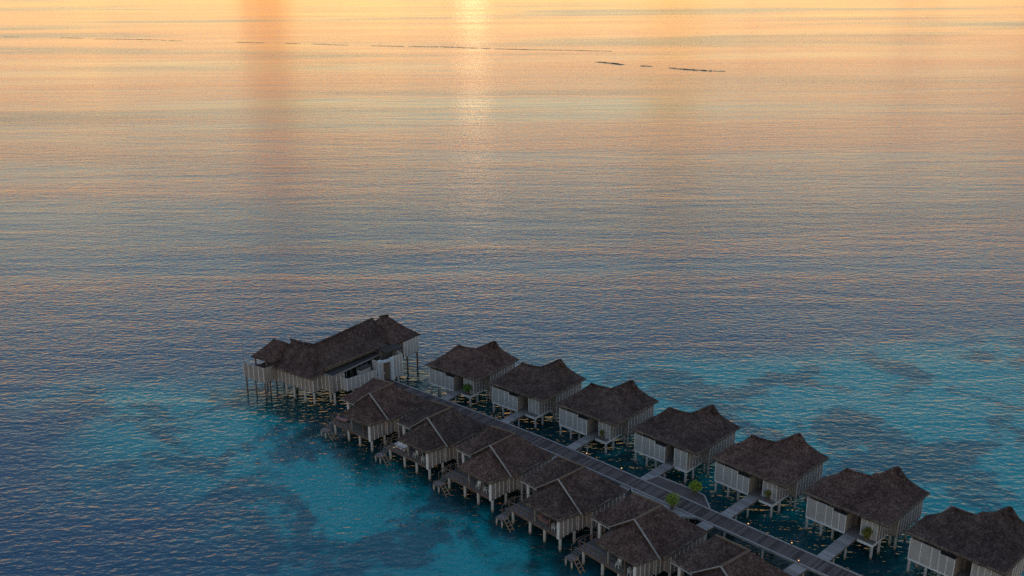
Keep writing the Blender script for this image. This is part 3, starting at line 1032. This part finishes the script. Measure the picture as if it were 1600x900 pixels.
MB().box(6.2, 6.32, 10.3, 10.38, 3.6, 4.0).build('door_handle', M['batten'], d)
MB().prism_cc([(3.0, 12.6), (5.2, 12.3), (5.6, 15.9), (3.2, 16.2)], 6.45, 6.62).build('flat_roof', M['flat_roof'], p)
MB().prism_cc([(3.1, 12.7), (3.2, 12.7), (3.5, 16.0), (3.4, 16.0)], 2.5, 6.45).build('inner_wall', M['wall_in'], p)
# far block walls
MB().box(-5.6, 3.6, 17.2, 22.3, 3.2, 3.4).build('floor', M['deck'], p)
panel_run(p, (3.65, 18.3), (3.65, 22.2), 3.3, 6.2, n=5, out=(1, 0))
panel_run(p, (2.0, 18.25), (3.6, 18.25), 3.3, 6.2, n=2, out=(0, -1), mat='panel_warm')
panel_run(p, (-5.5, 22.3), (3.6, 22.3), 3.3, 6.2, n=7, out=(0, 1), batten=False)
for (x, y) in ((3.45, 21.9), (3.3, 19.4), (3.2, 16.5), (-1, 21.8), (-5, 21.8)):
    pile(p, x, y, 3.2, 0.16, 'rail')
for (x, y) in ((-4.75, 0.0), (-2.2, 0.08), (-0.12, 0.18), (2.74, 2.05), (-6.9, 0.2), (1.4, 2.4), (0.4, 4.2), (-7.6, 3), (-4.5, 4), (-1.5, 5), (-7.4, 7), (-3.5, 8), (1, 8), (-7.4, 12), (-3.5, 12), (1, 12), (-7.4, 17), (-3.5, 17), (1.5, 16.5), (4.2, 5), (5.2, 9), (6.7, 13.2), (6.2, 10.4), (3.4, 12.5)):
    pile(p, x, y, 2.3, 0.19)
# thin mast by the deck
MB().tube((-13.5, -3.0, 2.6), (-13.5, -3.0, 9.3), 0.035, 0.025, 6).build('mast', M['rail'], p)

# ------------------------------------------------------------------ shrubs
def leaf_crown(n, rx, rz, cz, size, rnd, mat, parent):
    vs, fs = [], []
    for k in range(n):
        while True:
            q = Vector((rnd.uniform(-1, 1), rnd.uniform(-1, 1), rnd.uniform(-1, 1)))
            if 0.25 < q.length < 1.0:
                break
        lump = 0.82 + 0.32 * noise.noise(q.normalized() * 2.1 + Vector((rnd.random() * 0.05 + cz, rx * 7, 0)))
        c = Vector((q.x * rx, q.y * rx, q.z * rz)) * lump + Vector((0, 0, cz))
        d = Vector((rnd.gauss(0, 1), rnd.gauss(0, 1), rnd.gauss(0.3, 0.8))).normalized()
        s = d.orthogonal().normalized()
        s.rotate(Matrix.Rotation(rnd.uniform(0, 6.28), 3, d))
        u = d.cross(s)
        L = size * rnd.uniform(0.7, 1.35)
        i = len(vs)
        vs += [c - s * L, c - u * L * 0.45 + d * L * .1, c + s * L, c + u * L * 0.45 + d * L * .1]
        fs.append((i, i + 1, i + 2, i + 3))
    me = bpy.data.meshes.new('crown')
    me.from_pydata([tuple(v) for v in vs], [], fs)
    me.materials.append(M[mat])
    return link('crown', me, parent)

def shrub(pos, label, rx, rz, cz, mat, n=420, pot=True, seed=1, size=0.13):
    rnd = random.Random(seed)
    t = thing('shrub', label, 'shrub', pos, rnd.uniform(0, 6))
    stem = MB()
    stem.tube((0, 0, 0.02), (0.03, 0.02, cz * 0.7), 0.06, 0.04, 7)
    for k in range(5):
        a = k * 1.257 + 0.3
        stem.tube((0.03, 0.02, cz * 0.6), (math.cos(a) * rx * 0.6, math.sin(a) * rx * 0.6, cz + rz * rnd.uniform(0, 0.4)), 0.03, 0.012, 5)
    stem.build('trunk', M['bark'], t)
    if pot:
        pt = MB()
        pt.tube((0, 0, 0), (0, 0, 0.42), 0.22, 0.30, 12)
        pt.tube((0, 0, 0.42), (0, 0, 0.47), 0.33, 0.33, 12)
        pt.build('planter', M['planter'], t)
    leaf_crown(n, rx, rz, cz, size, rnd, mat, t)
    return t

def at_r(i, x, y, z=FLOOR + 0.01):
    return to_world(RV[i], (x, y, z))
shrub(at_r(0, -2.65, 0.45), 'bushy dark green potted shrub at the corner of the farthest villa of the far row', 0.95, 0.72, 1.15, 'leaf_dark', 620, True, 3)
shrub(at_r(2, -2.75, 0.45), 'small yellowish potted shrub against the third villa from the left of the far row', 0.42, 0.55, 1.05, 'leaf_olive', 200, True, 5, 0.11)
shrub(at_r(4, -2.7, 0.45), 'small olive potted shrub against the villa third from the right in the far row', 0.5, 0.55, 1.1, 'leaf_olive', 240, True, 6, 0.11)
shrub(at_r(5, -2.75, 0.45), 'round olive green potted shrub against the villa second from the right in the far row', 0.72, 0.78, 1.1, 'leaf_olive', 420, True, 8, 0.12)
shrub((24.2, 111.0, WALK_Z), 'round lime green shrub on the far corner of the boardwalk platform', 1.0, 0.85, 1.15, 'leaf', 620, True, 11)
shrub((20.5, 107.2, WALK_Z), 'loose lime green shrub on the near side of the boardwalk platform, above a roof', 1.15, 0.95, 1.5, 'leaf', 560, True, 12)

# ------------------------------------------------------------------ furniture on the verandas
def at_l(i, x, y, z=LF + 0.008):
    return to_world(LV[i], (x, y, z))

def chair(i, x, y, rz, label):
    t = thing('chair', label, 'chair', at_l(i, x, y), R(LV[i][2] + rz), 'white veranda chairs')
    MB().box(-0.26, 0.26, -0.26, 0.26, 0.42, 0.48).build('seat', M['white_paint'], t)
    MB().box(-0.26, 0.26, 0.22, 0.27, 0.48, 0.95).build('backrest', M['white_paint'], t)
    for sx in (-0.23, 0.23):
        for sy in (-0.23, 0.23):
            MB().box(sx - 0.03, sx + 0.03, sy - 0.03, sy + 0.03, 0, 0.42).build('leg', M['white_paint'], t)
        MB().box(sx - 0.03, sx + 0.03, -0.2, 0.22, 0.64, 0.69).build('armrest', M['white_paint'], t)
    return t

def table(i, x, y, label):
    t = thing('table', label, 'table', at_l(i, x, y), R(LV[i][2]), 'veranda tables')
    MB().box(-0.5, 0.5, -0.4, 0.4, 0.70, 0.75).build('table_top', M['white_paint'], t)
    for sx in (-0.44, 0.44):
        for sy in (-0.34, 0.34):
            MB().box(sx - 0.03, sx + 0.03, sy - 0.03, sy + 0.03, 0, 0.70).build('leg', M['white_paint'], t)
    return t

def sofa(i, x, y, label, cloth='cloth'):
    t = thing('sofa', label, 'sofa', at_l(i, x, y), R(LV[i][2]), 'veranda sofas')
    MB().box(-1.0, 1.0, -0.4, 0.4, 0.14, 0.28).build('frame', M['white_paint'], t)
    for q in (-0.5, 0.5):
        MB().box(q - 0.48, q + 0.48, -0.38, 0.28, 0.282, 0.44).build('seat_cushion', M[cloth], t)
        MB().box(q - 0.46, q + 0.46, 0.26, 0.42, 0.45, 0.85).build('back_cushion', M[cloth], t)
    for q in (-1.04, 1.04):
        MB().box(q - 0.06, q + 0.06, -0.4, 0.4, 0.1, 0.62).build('armrest', M['white_paint'], t)
    for sx in (-0.9, 0.9):
        for sy in (-0.34, 0.34):
            MB().box(sx - 0.04, sx + 0.04, sy - 0.04, sy + 0.04, 0, 0.14).build('leg', M['white_paint'], t)
    return t

def lounger(i, x, y, rz, label, cloth):
    t = thing('sun_lounger', label, 'sun lounger', at_l(i, x, y), R(LV[i][2] + rz))
    MB().box(-0.95, 0.95, -0.33, 0.33, 0.26, 0.34).build('frame', M['rail'], t)
    MB().box(-0.4, 0.92, -0.31, 0.31, 0.342, 0.44).build('cushion', M[cloth], t)
    MB().beam((-0.4, 0, 0.42), (-0.95, 0, 0.82), 0.62, 0.09).build('backrest', M[cloth], t)
    for sx in (-0.85, 0.85):
        for sy in (-0.28, 0.28):
            MB().box(sx - 0.035, sx + 0.035, sy - 0.035, sy + 0.035, 0, 0.26).build('leg', M['rail'], t)
    return t

lounger(0, -8.2, 1.7, 20, 'low lounger with pinkish towel on the deck of the farthest near-row villa', 'pink_cloth')
sofa(1, -7.3, 1.6, 'white cushioned sofa on the deck second from the end pavilion')
SP = [(1, -3.9, 1.3, -10, 'white armchair on the veranda beside the white sofa'),
      (2, -3.5, 1.2, 15, 'white armchair by a table on the third veranda from the end pavilion'),
      (4, -3.6, 1.2, 5, 'white slatted armchair on the veranda of the fifth near-row villa')]
for a in SP:
    chair(*a)
chair(2, -1.9, 1.1, 100, 'white armchair beside the wall of the third veranda from the end pavilion')
chair(1, -1.9, 1.1, 95, 'white armchair beside the wall of the second veranda from the end pavilion')
chair(4, -1.6, 1.1, 90, 'white armchair beside the wall of the fifth near-row veranda')
chair(3, -1.7, 1.1, 92, 'white armchair on the fourth veranda from the end pavilion')
table(2, -3.6, 2.2, 'white table on the third veranda from the end pavilion')
table(1, -3.6, 2.3, 'white table on the second veranda from the end pavilion')
lounger(3, -3.9, 1.4, 0, 'brown timber lounger on the fourth veranda from the end pavilion', 'pink_cloth')

# ------------------------------------------------------------------ lit bollard lamps
def bollard(pos, label):
    t = thing('bollard_light', label, 'lamp', pos, 0, 'low lamps along the boardwalk')
    MB().tube((0, 0, 0), (0, 0, 0.30), 0.06, 0.05, 8).build('stem', M['door'], t)
    MB().tube((0, 0, 0.301), (0, 0, 0.42), 0.075, 0.075, 8).build('lens', M['lamp'], t)
    MB().tube((0, 0, 0.421), (0, 0, 0.46), 0.085, 0.05, 8).build('cap', M['door'], t)
def on_edge(P, off):
    P = Vector(P)
    i = min(range(len(EDGE)), key=lambda j: (EDGE[j] - P).length_squared)
    q, d, _ = frame_at(i)
    q = q + nleft(d) * off
    return (q.x, q.y, WALK_Z + 0.12)
bollard(on_edge((10.8, 121.6), 0.09), 'low lit lamp on the boardwalk kerb, beyond the third far-row footbridge')
bollard(on_edge((15.2, 117.1), 0.09), 'low lit lamp on the boardwalk kerb just before the fourth far-row footbridge')
bollard(on_edge((29.3, 102.9), 0.09), 'low warm lit lamp on the boardwalk kerb, nearest the fifth far-row footbridge')
bollard(on_edge((33.5, 98.5), 0.09), 'low lit lamp on the boardwalk kerb before the sixth far-row footbridge')
bollard(on_edge((32.7, 94.5), WALK_W - 0.09), 'low lit lamp on the near kerb of the boardwalk at the bottom')
bollard((-20.6, 149.0, WALK_Z + 0.12), 'warm lit lamp beside the entrance of the end pavilion')
bollard(tuple(to_world(LV[1], (-7.9, 0.72, LF + 0.008))), 'small lit lamp at the deck edge in front of the white sofa')

# ------------------------------------------------------------------ drifting weed lines far out on the sea
def weed_line(name, pts, label, n, wid, spread, cut=0.0):
    rnd = random.Random(len(pts) * 31 + n)
    vs, fs = [], []
    P = [Vector(q) for q in pts]
    segs = list(zip(P, P[1:]))
    for k in range(n):
        a, b = segs[rnd.randrange(len(segs))]
        f = rnd.random()
        c = a.lerp(b, f)
        den = noise.noise(Vector((c.x * 0.03, c.y * 0.03, 4)))
        if den < cut:
            continue
        d = (b - a).normalized()
        nn = Vector((-d.y, d.x))
        c = c + nn * (rnd.gauss(0, spread) + 14 * noise.noise(Vector((c.x * 0.011, c.y * 0.011, 7))) + 4 * noise.noise(Vector((c.x * 0.04, c.y * 0.04, 2))))
        L, Wd = rnd.uniform(1.2, 4.5), wid * rnd.uniform(0.4, 1.3)
        i = len(vs)
        m = 8
        ang = rnd.gauss(0, 0.12)
        dd = Vector((d.x * math.cos(ang) - d.y * math.sin(ang), d.x * math.sin(ang) + d.y * math.cos(ang)))
        n2 = Vector((-dd.y, dd.x))
        for z in (0.0, 0.06):
            for q in range(m):
                t = 2 * math.pi * q / m
                rr = rnd.uniform(0.7, 1.15)
                w = c + dd * (math.cos(t) * L * rr) + n2 * (math.sin(t) * Wd * rr)
                vs.append((w.x, w.y, z))
        fs.append(tuple(i + m + q for q in range(m)))
        for q in range(m):
            r2 = (q + 1) % m
            fs.append((i + q, i + r2, i + m + r2, i + m + q))
    me = bpy.data.meshes.new(name)
    me.from_pydata(vs, [], fs)
    me.materials.append(M['seaweed'])
    o = link(name, me)
    o['kind'] = 'stuff'
    o['label'] = label
    o['category'] = 'seaweed'
weed_line('seaweed_drift', [(-610, 1170), (-380, 1080), (-125, 966), (88, 882)], 'thin broken line of drifting weed across the golden far sea', 520, 0.26, 0.9, -0.08)
weed_line('seaweed_drift', [(66, 770), (100, 742), (152, 690)], 'short dark drift of weed right of the sun glitter', 150, 0.3, 1.4, -0.3)

print('objects', len(bpy.data.objects))
